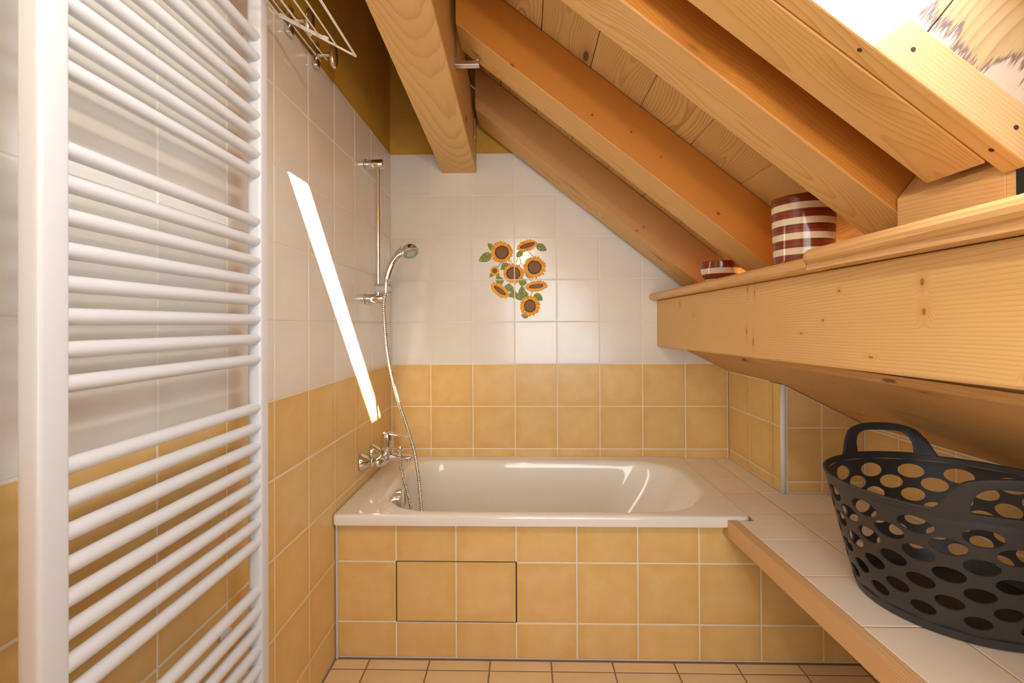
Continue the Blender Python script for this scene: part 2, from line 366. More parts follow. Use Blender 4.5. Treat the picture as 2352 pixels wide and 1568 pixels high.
# ------------------------------------------------------------------ tiles
GAP = .005
def clip(poly, a, b, c):        # keep a*x+b*y <= c
    out = []
    for i in range(len(poly)):
        p, q = poly[i], poly[(i+1) % len(poly)]; dp = a*p[0]+b*p[1]-c; dq = a*q[0]+b*q[1]-c
        if dp <= 0: out.append(p)
        if dp*dq < 0:
            t = dp/(dp-dq); out.append((p[0]+(q[0]-p[0])*t, p[1]+(q[1]-p[1])*t))
    return out
def cliprect(poly, x0, x1, y0, y1):
    for h in ((-1,0,-x0),(1,0,x1),(0,-1,-y0),(0,1,y1)):
        poly = clip(poly, *h)
        if len(poly) < 3: return []
    return poly
tile_cache = {}
def tile(o, e1, e2, rect, parent, mat, thick=.0012, halfplanes=(), jitter=.0004, label=None):
    """one tile on the plane o,e1,e2 (normal e1xe2 points into the room); rect in plane units incl. grout"""
    x0, x1, y0, y1 = rect; g = GAP/2; x0 += g; x1 -= g; y0 += g; y1 -= g
    if x1-x0 < .004 or y1-y0 < .004: return None
    poly = [(x0,y0),(x1,y0),(x1,y1),(x0,y1)]; n0 = list(poly)
    for h in halfplanes:
        poly = clip(poly, *h)
        if len(poly) < 3: return None
    e1 = Vector(e1); e2 = Vector(e2); n = e1.cross(e2)
    cx, cy = (x0+x1)/2, (y0+y1)/2
    key = (round(x1-x0, 4), round(y1-y0, 4), mat.name, thick) if poly == n0 else None
    me = tile_cache.get(key) if key else None
    if me is None:
        b = .0012; loc = [(p[0]-cx, p[1]-cy) for p in poly]
        mx = sum(p[0] for p in loc)/len(loc); my = sum(p[1] for p in loc)/len(loc)
        def inset(p):
            dx, dy = p[0]-mx, p[1]-my; return (p[0]-math.copysign(min(b, abs(dx)), dx), p[1]-math.copysign(min(b, abs(dy)), dy))
        k = len(loc)
        v = [(p[0], p[1], -.001) for p in loc]+[(p[0], p[1], thick-.0007) for p in loc]+[(*inset(p), thick) for p in loc]
        f = [tuple(range(k))[::-1]]+[(i, (i+1) % k, k+(i+1) % k, k+i) for i in range(k)]+[(k+i, k+(i+1) % k, 2*k+(i+1) % k, 2*k+i) for i in range(k)]+[tuple(range(2*k, 3*k))]
        me = bpy.data.meshes.new('tile'); me.from_pydata(v, [], f); me.materials.append(mat); me.update()
        if key: tile_cache[key] = me
    ob = bpy.data.objects.new('tile', me); link(ob, parent)
    rot = Matrix((e1, e2, n)).transposed().to_4x4()
    rot.translation = Vector(o)+e1*cx+e2*cy
    a = random.uniform(-1, 1)*.0018; b2 = random.uniform(-1, 1)*.0018
    rot = rot @ Matrix.Rotation(a, 4, 'X') @ Matrix.Rotation(b2, 4, 'Y')
    ob.matrix_basis = wmat(parent).inverted() @ rot
    if label: ob['label'] = label
    return ob
def edges(lo, hi, origin, step=.2):
    """cell boundaries of a tile grid clipped to [lo,hi]"""
    k = math.ceil((lo-origin)/step+1e-6); out = [lo]; x = origin+k*step
    while x < hi-1e-6:
        out.append(x); x += step
    return out+[hi]
Z0 = .7192                       # height of the reference horizontal joint; yellow tiles up to Z0+.2
ZT = 1.919                       # top of the white tiles
ZY = Z0+.2
# ================================================================== STRUCTURE
FLOOR_Y0 = -2.78
wl = struct(box('wall_left', (-.12, FLOOR_Y0, -.02), (-.004, .004, 2.62), PLASTER)); 
gb = box('grout_bed', (-.004, FLOOR_Y0, 0), (0, .0, ZT), GROUT, wl)
ys = edges(FLOOR_Y0, -.002, -.1037); zs = edges(0.002, ZT, Z0)
for i in range(len(ys)-1):
    for j in range(len(zs)-1):
        m = T_YEL if zs[j] < ZY-.01 else T_WHITE
        # plane frame: e1 = +y, e2 = +z, normal = +x
        tile((0, 0, 0), (0,1,0), (0,0,1), (ys[i], ys[i+1], zs[j], zs[j+1]), wl, m)
def roof_z(x, c): return c-M*x
XR, XN, YN = 1.587, 1.883, -.487          # return wall, knee wall, niche wall
SA, SB = (1.386, .986), (XN, .735)        # soffit line in x,z
sk = (SB[1]-SA[1])/(SB[0]-SA[0])
wb = struct(prism('wall_back', [(-.12, -.02), (XR+.12, -.02), (XR+.12, roof_z(XR+.12, C2-.004)), (-.0, roof_z(0, C2-.004)), (-.12, roof_z(0, C2-.004))], 'y', .004, .14, PLASTER))
mk('grout_bed', *hexa([(0,0,0),(XR,0,0),(XR,0,ZT),(0,0,ZT),(0,.004,0),(XR,.004,0),(XR,.004,ZT),(0,.004,ZT)]), GROUT, wb) if False else prism('grout_bed', [(0, 0), (XR, 0), (XR, roof_z(XR, C2-.01)), ((C2-.01-ZT)/M, ZT), (0, ZT)], 'y', 0, .004, GROUT, wb)
xs = edges(.002, XR-.002, .1892); zs = edges(.44, ZT, Z0)
SUNF = {}
for i in range(len(xs)-1):
    for j in range(len(zs)-1):
        m = T_YEL if zs[j] < ZY-.01 else T_WHITE
        # e1 = +x, e2 = +z -> normal = x cross z = -y : faces the room
        t = tile((0, 0, 0), (1,0,0), (0,0,1), (xs[i], xs[i+1], zs[j], zs[j+1]), wb, m, halfplanes=[(M, 1, C2-.02)])
        SUNF[(round((xs[i+1]-.1892)/.2), round((zs[j+1]-Z0)/.2))] = t
# floor
fl = struct(box('floor', (-.12, FLOOR_Y0, -.1), (XN+.1, .14, -.0013), GROUT_F))
fy = edges(FLOOR_Y0, -.709, -.757); fx = edges(.004, XN, .1179)
for i in range(len(fx)-1):
    for j in range(len(fy)-1):
        tile((0, 0, -.0012), (1,0,0), (0,1,0), (fx[i], fx[i+1], fy[j], fy[j+1]), fl, T_FLOOR)
# return wall, niche wall, knee wall (all end below the sloping soffit)
def soff(x): return SA[1]+sk*(x-SA[0])
wr = struct(prism('wall_return', [(XR+.004, 0), (XR+.1, 0), (XR+.1, soff(XR+.1)-.002), (XR+.004, soff(XR)-.002)], 'y', YN+.104, -.0, GROUT))
rs = [-.002, -.212, -.412, YN+.016]
zr = edges(.479, soff(XR)-.004, Z0)
for i in range(3):
    for j in range(len(zr)-1):
        tile((XR+.004, 0, 0), (0,-1,0), (0,0,1), (-rs[i], -rs[i+1], zr[j], zr[j+1]), wr, T_YEL)
wn = struct(prism('wall_niche', [(XR+.006, 0), (XN, 0), (XN, soff(XN)-.002), (XR+.006, soff(XR+.006)-.002)], 'y', YN+.004, YN+.1, GROUT))
nx = [XR+.018, 1.735-.003, XN]
for i in range(2):
    for j in range(len(zr)-1):
        tile((0, YN+.004, 0), (1,0,0), (0,0,1), (nx[i], nx[i+1], zr[j], zr[j+1]), wn, T_YEL, halfplanes=[(-sk, 1, SA[1]-sk*SA[0]-.005)])
wk = struct(box('wall_right', (XN+.004, FLOOR_Y0, -.02), (XN+.1, YN+.1, SB[1]-.002), GROUT))
ky = edges(FLOOR_Y0, YN-.0, YN-.165, .22)[::-1]; kz = edges(.479, SB[1]-.004, Z0)
for i in range(len(ky)-1):
    for j in range(len(kz)-1):
        tile((XN+.004, 0, 0), (0,-1,0), (0,0,1), (-ky[i], -ky[i+1], kz[j], kz[j+1]), wk, T_YEL)
# white bullnose on the outer corner
v, f = lathe_data([(.010, .479), (.010, soff(XR)-.006)], 24, (XR+.006, YN+.006, 0))
struct(mk('trim_1', v, f, WPLASTIC, None, Matrix.Translation((XR, YN, .5)), smooth=True))
# wall behind the camera with a plain door
wf = struct(prism('wall_front', [(-.12, -.02), (XN+.1, -.02), (XN+.1, .72), (1.44, C0+.03-M*1.44), (0, C0+.03), (-.12, C0+.03)], 'y', FLOOR_Y0-.1, FLOOR_Y0, PAINTW))
dr = struct(box('door_1', (.08, FLOOR_Y0+.0005, .003), (.76, FLOOR_Y0+.035, 1.73), W_BOARD, bevel=.004))
for a, b in (((.15, .15), (.69, .78)), ((.15, .9), (.69, 1.62))):
    box('door_panel', (a[0], FLOOR_Y0+.03, a[1]), (b[0], FLOOR_Y0+.042, b[1]), W_BOARD, dr, bevel=.006)
tube('door_handle', [(.725, FLOOR_Y0+.035, .86), (.725, FLOOR_Y0+.075, .86), (.63, FLOOR_Y0+.08, .86)], .008, CHROME, dr)
# ---------------- purlin running along the knee side, bottom edge rises slightly towards the camera
YE = FLOOR_Y0
BX = 1.258
v, f = hexa([(BX, YE, 1.038), (1.42, YE, 1.021), (1.42, -.0022, .982), (BX, -.0022, 1.000), (BX, YE, 1.2175), (1.42, YE, 1.2175), (1.42, -.0022, 1.2155), (BX, -.0022, 1.2155)])
pur = mk('purlin_beam', v, f, W_PURLIN, None, frame((BX+.08, YE/2, 1.11), (0,1,0), (-1,0,0)), bevel=.004)
tag(pur, 'massive knotty pine beam running along the right side under the wooden shelf', 'beam')
# sloping soffit lining under the beam
fr = frame((1.62, YE/2, .86), (0,1,0), (sk, 0, -1))
th = .018
sfb = [SA[0]+.012, 1.59, 1.75, XN+.03]
so = struct(prism('ceiling_lining', [(SA[0]+.03, soff(SA[0]+.03)+.02), (XN+.1, soff(XN+.1)+.02), (XN+.1, soff(XN+.1)+.05), (SA[0]+.03, soff(SA[0]+.03)+.05)], 'y', YE, -.0022, W_SOFF, None, fr))
for i in range(3):
    a, b = sfb[i], sfb[i+1]-.0006
    prism('board', [(a, soff(a)), (b, soff(b)), (b, soff(b)+th), (a, soff(a)+th)], 'y', YE, -.0022, W_SOFF, so, frame(((a+b)/2, YE/2, soff((a+b)/2)), (0,1,0), (sk, 0, -1)))
# ---------------- shelf boards on the purlin
def nosed(x0, x1, z0, z1, n=6):
    r = (z1-z0)/2; zc = (z0+z1)/2
    return [(x0+r-r*cos(a)*1.0, zc+r*sin(a)) for a in [(-PI/2+PI*k/n) for k in range(n+1)]]+[(x1, z1), (x1, z0)]
def shelf(name, prof, y0, y1, lab, fr):
    return tag(prism(name, prof, 'y', y0, y1, W_SHELF, None, fr, bevel=.0015), lab, 'shelf')
s1 = shelf('shelf_board', nosed(1.221, 1.56, 1.217, 1.248), -1.296, -.0022, 'thin pine shelf board with rounded nose carrying the two striped pots', frame((1.35, -.65, 1.23), (0,1,0), (-1,0,0)))
p2 = nosed(1.206, 1.56, 1.2295, 1.2595)
p2 = [q for q in p2 if q[0] < 1.5]+[(1.56, 1.2595), (1.56, 1.2180), (1.2225, 1.2180), (1.2222, 1.2295)]
# rounded left end: the nose sets back over the last centimetres
def shelf2():
    n = len(p2); V = []; F = []; secs = [(-1.300, .026), (-1.301, .018), (-1.306, .010), (-1.314, .004), (-1.326, .0), (YE, 0)]
    for y, dx in secs:
        for q in p2: V.append((q[0]+(dx*.6 if q[0] < 1.2215 and q[1] > 1.2296 else 0), y, q[1]))
    for s in range(len(secs)-1):
        for i in range(n): F.append((s*n+i, s*n+(i+1) % n, (s+1)*n+(i+1) % n, (s+1)*n+i))
    F += [tuple(range(n)), tuple((len(secs)-1)*n+i for i in range(n))]
    return tag(mk('shelf_board', V, F, W_SHELF, None, frame((1.33, -2, 1.24), (0,1,0), (-1,0,0))), 'thicker moulded pine shelf board nearest the camera, right of the tall striped pot', 'shelf')
s2 = shelf2()
# blocking plank between rafters above the thick shelf
zb = 1.2605
def prd(poly, a, b):
    n = len(poly); return [(x, a, z) for x, z in poly]+[(x, b, z) for x, z in poly], [tuple(range(n)), tuple(range(2*n-1, n-1, -1))]+[(i, (i+1) % n, n+(i+1) % n, n+i) for i in range(n)]
pl = mk('blocking_plank', *merge([prd([(1.322, zb), (1.322, 1.335), (1.3255, 1.3405), (1.398, 1.4300), (1.45, 1.389), (1.54, 1.318), (1.54, zb)], -1.622, -1.4165),
    prd([(1.322, zb), (1.322, 1.335), (1.3255, 1.3405), (1.345, 1.322), (1.345, zb)], -2.056, -1.622)]), W_SHELF, None, frame((1.4, -2, 1.3), (0,1,0), (-1,0,0)), bevel=.0015)
tag(pl, 'short chamfered pine plank standing on the shelf behind the cut rafter end', 'plank')
# ---------------- ridge side beam (slopes up towards the camera)
def rb(y): return 1.827-.067*y, 2.0976-.108*y
z0b, z0t = rb(0); YB2 = -1.62; z1b = rb(YB2)[0]
V = []
for y, zb2, zt2 in ((-.0022, z0b, z0t), (-.90, rb(-.9)[0], 2.195), (YB2, z1b, 2.2)):
    V += [(.248, y, zb2), (.412, y, zb2), (.412, y, zt2), (.248, y, zt2)]
v = V; f = [(0,1,2,3), (8,11,10,9)]+[(a*4+k, a*4+(k+1) % 4, (a+1)*4+(k+1) % 4, (a+1)*4+k) for a in range(2) for k in range(4)]
rbm = mk('ceiling_beam', v, f, W_BEAM, None, frame((.33, -1.35, 2.0), (0,1,0), (-1,0,0)), bevel=.004)
tag(rbm, 'thick light pine beam coming down to the back wall beside the shower, metal hooks on its right side', 'beam')
# ---------------- rafters
def rafter(y0, y1, lab, zend=None, xend=None, c1=C2-.001, name='rafter', x0=.43, side=W_RAFT_SIDE):
    """underside on plane C0, top just under the boards; y0 nearer the wall"""
    if zend is not None:
        xa = (C0-zend)/M; xb = min((c1-zend)/M, 1.52)
        poly = [(x0, C0-M*x0), (xa, zend), (xb, zend), (xb, c1-M*xb), (x0, c1-M*x0)]
    else:
        poly = [(x0, C0-M*x0), (xend, C0-M*xend), (xend, c1-M*xend), (x0, c1-M*x0)]
    d = Vector((1, 0, -M)).normalized()
    o = prism(name, poly, 'y', y1, y0, W_RAFT, None, frame((.9, (y0+y1)/2, C0-M*.9+.08), d, (0, -1, 0)), bevel=.003)
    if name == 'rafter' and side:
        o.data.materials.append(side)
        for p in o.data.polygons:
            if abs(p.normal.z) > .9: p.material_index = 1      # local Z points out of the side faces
    return tag(o, lab, 'rafter')
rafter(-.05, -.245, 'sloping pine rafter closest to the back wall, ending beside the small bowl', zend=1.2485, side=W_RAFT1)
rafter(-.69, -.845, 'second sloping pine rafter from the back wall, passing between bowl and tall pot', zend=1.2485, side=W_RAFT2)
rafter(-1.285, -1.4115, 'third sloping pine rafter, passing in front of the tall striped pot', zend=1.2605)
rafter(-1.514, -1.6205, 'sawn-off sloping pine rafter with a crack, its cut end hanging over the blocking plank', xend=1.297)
tr_ = rafter(-1.6215, -1.660, 'narrow pine trimmer nailed along the edge of the skylight opening', xend=1.318, c1=C0+.079, name='skylight_trimmer')
tr_.data.materials.append(W_TRIM)
for p in tr_.data.polygons:
    if abs(p.normal.z) > .9: p.material_index = 1
for x_, kind in ((1.105, 0), (1.283, 0), (1.165, 1), (1.300, 1)):
    if kind: lathe('nail_head', [(.0035, 0), (.003, .0008), (0, .001)], DIRT0, tr_, (x_, -1.6600, C0-M*x_+.038), (0, -1, 0), 12)
    else: lathe('nail_head', [(.0035, 0), (.003, .0008), (0, .001)], DIRT0, tr_, (x_, -1.643, C0-M*x_), (-M, 0, -1), 12)
# ---------------- ceiling boards and roof deck
ce = struct(prism('ceiling', [(-.12, C2+.03-M*-.0), (0, C2+.03), (1.75, C2+.03-M*1.75), (1.75, C2+.09-M*1.75), (0, C2+.09), (-.12, C2+.09)], 'y', -1.60, .14, W_BOARD, None, frame((.8, -.8, 1.9), (0,1,0), (-1,0,0))))
bx = [0.0, .0915+.0, .2415, .3915, .5415, .692, .840, .990, 1.139, 1.289, 1.439, 1.589, 1.70]
nrm = Vector((M, 0, 1)).normalized()
for i in range(len(bx)-1):
    a, b = bx[i]+.0012, bx[i+1]-.0012
    jz = random.uniform(0, .0015)
    prism('board', [(a, C2-M*a+jz), (b, C2-M*b+jz), (b, C2-M*b+.028), (a, C2-M*a+.028)], 'y', -1.62, -.001, W_BOARD, ce, frame(((a+b)/2, -.8, C2-M*(a+b)/2), (0,1,0), nrm), bevel=.0012)
# skylight zone: roof beyond y=-1.64
YS0, YS1 = -1.640, -2.058       # shaft from the trimmer side to the far side
XS0, XS1 = .50, 1.40
top = C0+HZ
# reveal planks on the +y side of the shaft, grain across the slope
rv = struct(box('skylight_reveal', (0,0,0), (.001,.001,.001), W_WEATH)) if False else None
e_s = Vector((1, 0, -M)).normalized(); e_n = Vector((M, 0, 1)).normalized()
def slope_pt(s, h, y):         # s along slope from x=0, h perpendicular above the underside plane
    return Vector((0, y, C0))+e_s*s+e_n*h
def slab(name, s0, s1, h0, h1, y0, y1, mat, parent=None, fr=None, **k):
    c = [slope_pt(s0,h0,y0), slope_pt(s1,h0,y0), slope_pt(s1,h0,y1), slope_pt(s0,h0,y1), slope_pt(s0,h1,y0), slope_pt(s1,h1,y0), slope_pt(s1,h1,y1), slope_pt(s0,h1,y1)]
    return mk(name, *hexa(c), mat, parent, fr or frame((c[0]+c[6])/2, e_s, e_n), **k)
kx = 1/sqrt(1+M*M)
HT = HZ*kx                     # perpendicular height of glass plane
rev = struct(slab('ceiling_skylight_side', .3, 1.82, .065, HT+.05, -1.6395, -1.624, W_BOARD))
sj = [XS0/kx-.05, .82, 1.15, 1.17/kx*1.0, 1.80, 2.10]
sj = [.72, 1.07, 1.471, 1.66, 1.80]
for i in range(4):
    a, b = sj[i]+.001, sj[i+1]-.001
    c = slope_pt((a+b)/2, .064, -1.6400)
    slab('board', a, b, .0640, HT, -1.6500, -1.6400, W_WEATH, rev, frame(c, e_n, (0, -1, 0)), bevel=.001)
# other sides of the shaft and roof around it
struct(slab('ceiling_shaft_top', XS0/kx-.02, XS0/kx, .0, HT, YS1, -1.651, W_BOARD))
struct(slab('ceiling_shaft_bottom', 1.80, 1.82, .0, HT, YS1, -1.6625, W_WEATH))
struct(slab('ceiling_shaft_side', .0, 1.82, .0, HT+.05, YS1-.02, YS1, W_BOARD))
rf2 = struct(slab('ceiling_rear', .0, 1.80, .02, .06, FLOOR_Y0, YS1-.021, W_BOARD))
for i in range(5):
    a = .05+i*.34
    slab('board', a, a+.336, .0, .019, FLOOR_Y0, YS1-.021, W_BOARD, rf2, frame(slope_pt(a+.17, 0, -2.4), (0,1,0), e_n))
struct(slab('ceiling_upper', .0, XS0/kx-.021, .0, .05, YS1, -1.661, W_BOARD))
struct(slab('ceiling_lower', 1.8205, 1.86, .06, .1, YS1, -1.661, W_BOARD))
# roof skin with the window hole
gx0, gx1 = (.737-HT*M*kx)/kx, (1.287-HT*M*kx)/kx
struct(slab('ceiling_roof_skin', -.1, gx0-.001, HT, HT+.05, YS1-.8, -1.60, PAINTW))
struct(slab('ceiling_roof_skin_lower', gx1+.001, 2.4, HT, HT+.05, YS1-.8, -1.60, PAINTW))
struct(slab('ceiling_roof_skin_end', gx0, gx1, HT, HT+.05, YS1-.8, YS1-.021, PAINTW))
wi = struct(slab('window_1', gx0, gx1, HT+.02, HT+.024, YS1, -1.641, GLASS))
# dark flashing strip at the lower end of the trimmer
v, f = hexa([(1.3188, -1.672, 1.290), (1.3212, -1.672, 1.290), (1.3212, -1.640, 1.285), (1.3188, -1.640, 1.285), (1.3188, -1.690, 1.372), (1.3212, -1.690, 1.372), (1.3212, -1.640, 1.395), (1.3188, -1.640, 1.395)])
bmf = mk('flashing_strip', v, f, RUBBER, None, frame((1.33, -1.65, 1.34), (0,1,0), (-1,0,0)))
tag(bmf, 'thin dark flashing strip sticking out behind the end of the skylight trimmer', 'flashing')
# ================================================================== BATH
YF = -.735; XT = 1.362; ZR = .487
def rrect(x0, x1, y0, y1, r, z, n=8):
    if not isinstance(r, (list, tuple)): r = [r]*4
    out = []
    for (cx, cy, a0, q) in ((x1-r[0], y1-r[0], 0, r[0]), (x0+r[1], y1-r[1], PI/2, r[1]), (x0+r[2], y0+r[2], PI, r[2]), (x1-r[3], y0+r[3], 1.5*PI, r[3])):
        for k in range(n+1):
            a = a0+PI/2*k/n; out.append((cx+q*cos(a), cy+q*sin(a), z))
    return out
def loft(rings, close_end=True):
    n = len(rings[0]); V = [p for r in rings for p in r]; F = []
    for j in range(len(rings)-1):
        for i in range(n):
            k = (i+1) % n; F.append((j*n+i, j*n+k, (j+1)*n+k, (j+1)*n+i))
    if close_end: F.append(tuple((len(rings)-1)*n+i for i in range(n)))
    return V, F
tub = empty('bathtub', (.68, -.37, .02))
tag(tub, 'built-in white enamelled bathtub with rounded basin against the tiled back wall', 'bathtub')
oR = [.012, .008, .014, .03]
rings = [rrect(.003, XT, YF, -.002, oR, .452), rrect(.002, XT+.001, YF-.001, -.002, oR, .456), rrect(.002, XT+.001, YF-.001, -.002, oR, .476),
         rrect(.003, XT, YF+.002, -.003, oR, .4835), rrect(.008, XT-.004, YF+.008, -.005, oR, .487)]
ix0, ix1, iy0, iy1 = .128, 1.285, -.690, -.085
rs4 = [.19, .15, .20, .24]
def inner(dx0, dx1, dy, z, rad=rs4): return rrect(ix0+dx0, ix1-dx1, iy0+dy, iy1-dy, rad, z)
rings += [inner(-.02, -.025, -.014, .4865), inner(-.008, -.01, -.005, .4845), inner(0, 0, 0, .480), inner(.006, .010, .005, .470), inner(.012, .03, .010, .44),
          inner(.022, .075, .02, .36), inner(.035, .13, .03, .28), inner(.05, .19, .042, .20), inner(.07, .24, .06, .15), inner(.11, .29, .10, .118, [.16,.12,.16,.18]), inner(.17, .36, .17, .108, [.1,.09,.1,.1])]
v, f = loft(rings)
basin = mk('basin', v, f, ENAMEL, tub, Matrix.Translation((.68, -.37, .02)), smooth=True)
sd = basin.modifiers.new('s', 'SUBSURF'); sd.levels = 1; sd.render_levels = 2
# overflow cover
ov = lathe('overflow_cover', [(.033, 0), (.036, .003), (.036, .026), (.030, .030), (0, .030)], CHROME, tub, (.134, -.430, .432), (1, 0, .1), label='round chrome overflow knob')
lathe('drain', [(.035, 0), (.035, .003), (.028, .004), (0, .002)], CHROME, tub, (.36, -.38, .109), (0, 0, 1))
# surround (apron) with tiles
YA = -.7054
ap = empty('bath_surround', (.95, YA, 0))
tag(ap, 'yellow tiled front panel of the bath above the floor tiles', 'bath surround')
AX0, AX1 = .008, XN
hx0, hx1, hz0, hz1 = .2046, .6046, .1202, .3202
def apron_box(x0, x1, z0, z1): return boxd((x0, YA+.004, z0), (x1, YA+.0125, z1))
v, f = merge([apron_box(AX0, hx0-.002, 0, .4505), apron_box(hx1+.002, 1.372, 0, .4505), apron_box(1.372, AX1, 0, .4225), apron_box(hx0-.002, hx1+.002, hz1+.002, .4505), apron_box(hx0-.002, hx1+.002, 0, hz0-.002)])
mk('grout_bed', v, f, GROUT, ap, Matrix.Translation((.95, YA, 0)))
ax_ = edges(AX0, AX1, .2046); az = [.002, .1202, .3202, .448]
for i in range(len(ax_)-1):
    for j in range(3):
        if j == 1 and hx0-.01 < ax_[i] < hx1-.05: continue
        hp = [(0, 1, .4225)] if ax_[i] > 1.3 else ()
        r = [ax_[i], ax_[i+1], az[j], az[j+1]]
        if j == 2 and ax_[i] < 1.3 < ax_[i+1]: r[1] = 1.318
        if j == 2 and ax_[i] < 1.3 < ax_[i+1]:
            tile((0, YA+.004, 0), (1,0,0), (0,0,1), (1.318-2*GAP, ax_[i+1], az[j], .4225), ap, T_YEL)
        tile((0, YA+.004, 0), (1,0,0), (0,0,1), r, ap, T_YEL, halfplanes=hp if not (j == 2 and r[1] == 1.318) else ())
ah = empty('access_hatch', (.4046, YA+.004, .2202))
tag(ah, 'removable two-tile access hatch with dark gap in the bath front', 'hatch')
box('hatch_board', (hx0+.0025, YA+.0052, hz0+.0025), (hx1-.0025, YA+.009, hz1-.0025), GROUT, ah)
box('hatch_recess', (hx0-.0018, YA+.0095, hz0-.0018), (hx1+.0018, YA+.0125, hz1+.0018), DARK_GAP, ah)  # dark sheet behind the tiles darkens the gap around the hatch
for i in range(2):
    x0 = hx0+.2*i
    tile((0, YA+.0052, 0), (1,0,0), (0,0,1), (x0+(-.0003 if i == 0 else 0), x0+.2+(.0003 if i else 0), hz0-.0003, hz1+.0003), ah, T_YEL)
ck = box('caulk_joint', (.0035, YA-.006, .0), (.0115, YA+.006, .452), CAULK, bevel=.002)
tag(ck, 'rough white caulk joint in the corner left of the bath front', 'joint')
# ================================================================== COUNTER
ct = empty('tiled_counter', (1.6, -1.4, .43))
tag(ct, 'long cream tiled counter with pine edge, carrying the black basket', 'counter')
ZC = .478
CE = lambda y: 1.316+(-.76-y)*.033*1.0       # left edge of tile field
yA, yB = -.0015, FLOOR_Y0
# slab: behind the tub end and along the side
sl = [(XT+.003, -.0015), (XR+.003, -.0015), (XR+.003, YN), (XN+.003, YN), (XN+.003, yB), (CE(yB), yB), (CE(-.745), -.745), (XT+.003, -.745)]
mk('grout_bed', *(lambda n: ([(x, y, .43) for x, y in sl]+[(x, y, ZC-.0013) for x, y in sl], [tuple(range(n))[::-1], tuple(range(n, 2*n))]+[(i, (i+1) % n, n+(i+1) % n, n+i) for i in range(n)]))(len(sl)), GROUT_C, ct, Matrix.Translation((1.6, -1.4, .43)))
cxs = [XT+.003, 1.505, 1.705, XN]
cys = [-.002, -.07, -.27, -.475, -.68, -.885, -1.09, -1.295, -1.5, -1.705, -1.91, -2.115, -2.32, -2.525, FLOOR_Y0]
for j in range(len(cys)-1):
    y1, y0 = cys[j], cys[j+1]
    for i in range(3):
        x0, x1 = cxs[i], cxs[i+1]; hp = []
        if i == 0 and y0 < -.7: x0 = 1.25
        if y0 > YN-.05 and i >= 1:
            x1 = min(x1, XR) if y0 > YN else x1
            if x1-x0 < .01: continue
        hp.append((-1, -.033, -(1.316-.76*.033)-.0015)) if i == 0 and y0 < -.7 else None
        segs = [(x0, x1, y0, y1)]
        if y0 < YN < y1 and i >= 1:
            segs = [(x0, x1, y0, max(y0+.0, YN-.003))]
            if x0 < XR: segs.append((x0, XR, YN-.003, y1))
        if i == 0 and y0 < -.745 < y1:
            segs = [(XT+.003, x1, -.745, y1), (x0, x1, y0, -.745)]
            segs = [(x0, x1, y0, -.743), (XT+.003, x1, -.746+.0, y1)]
        for k, s in enumerate(segs):
            tile((0, 0, ZC-.0012), (1,0,0), (0,1,0), s, ct, T_CREAM, halfplanes=hp if not (k == 1) else ())
# pine edge timber
def ed(y): return 1.285+(-.76-y)*.040
ye0, ye1 = -.7065, -2.76
v, f = hexa([(ed(ye1), ye1, .423), (CE(ye1)-.001, ye1, .423), (CE(ye0)-.001, ye0, .423), (ed(ye0), ye0, .423), (ed(ye1), ye1, ZC-.001), (CE(ye1)-.001, ye1, ZC-.001), (CE(ye0)-.001, ye0, .4505), (ed(ye0), ye0, .4505)])
y9 = -.738
V = []
for y, zt in ((ye1, ZC-.0005), (y9, ZC-.0005), (y9+.0003, .4505), (ye0, .4505)):
    V += [(ed(y), y, .423), (CE(y)-.001, y, .423), (CE(y)-.001, y, zt), (ed(y), y, zt)]
F = [(0,1,2,3), (12,15,14,13)]
for s in range(3):
    for i in range(4): F.append((s*4+i, s*4+(i+1) % 4, (s+1)*4+(i+1) % 4, (s+1)*4+i))
mk('edge_timber', V, F, W_EDGE, ct, frame((1.32, -1.7, .45), (.036, -1, 0), (1, 0, 0)), bevel=.002, label='pine edging board along the counter front')
# ================================================================== TOWEL RADIATOR
rad = empty('towel_radiator', (.075, -1.54, .22))
tag(rad, 'tall white ladder towel radiator on the left wall with groups of horizontal bars', 'radiator')
RX0, RX1 = .058, .090
def dpost(ya, yb):
    # D section: flat towards the room with softened corners
    pr = []
    r = .006
    for (cx, cy, a0) in ((RX1-r, yb-r, 0), (RX0+.012, yb-.012, PI/2), (RX0+.012, ya+.012, PI), (RX1-r, ya+r, 1.5*PI)):
        q = r if cx > .08 else .012
        for k in range(5): a = a0+PI/2*k/4; pr.append((cx+q*cos(a), cy+q*sin(a)))
    n = len(pr); v = [(x, y, .235) for x, y in pr]+[(x, y, 1.86) for x, y in pr]
    f = [tuple(range(n)), tuple(range(n, 2*n))]+[(i, (i+1) % n, n+(i+1) % n, n+i) for i in range(n)]
    o = mk('upright_tube', v, f, RADW, rad, Matrix.Translation(((RX0+RX1)/2, (ya+yb)/2, .235)), smooth=True)
    e = o.modifiers.new('s', 'EDGE_SPLIT'); e.split_angle = radians(30)
    return o
dpost(-1.332, -1.299); dpost(-1.800, -1.7605)
vr = [86.7,133.7,178.6,223,268,312.8,358,403, 513,558.7,603.6,649,694,738,783,829, 939.5,985,1029,1074,1118,1162,1206,1250, 1361.7,1407,1451,1495.6,1540,1585,1629,1673]
zz = [1.7096-(v_-86.7)*.00090365 for v_ in vr]+[zz0 for zz0 in ()]
zz += [zz[0]+.0995+.0401*k for k in range(2)]
v, f = tube_data([(.078, -1.763, 0), (.078, -1.3295, 0)], .0108, 20)
barm = None
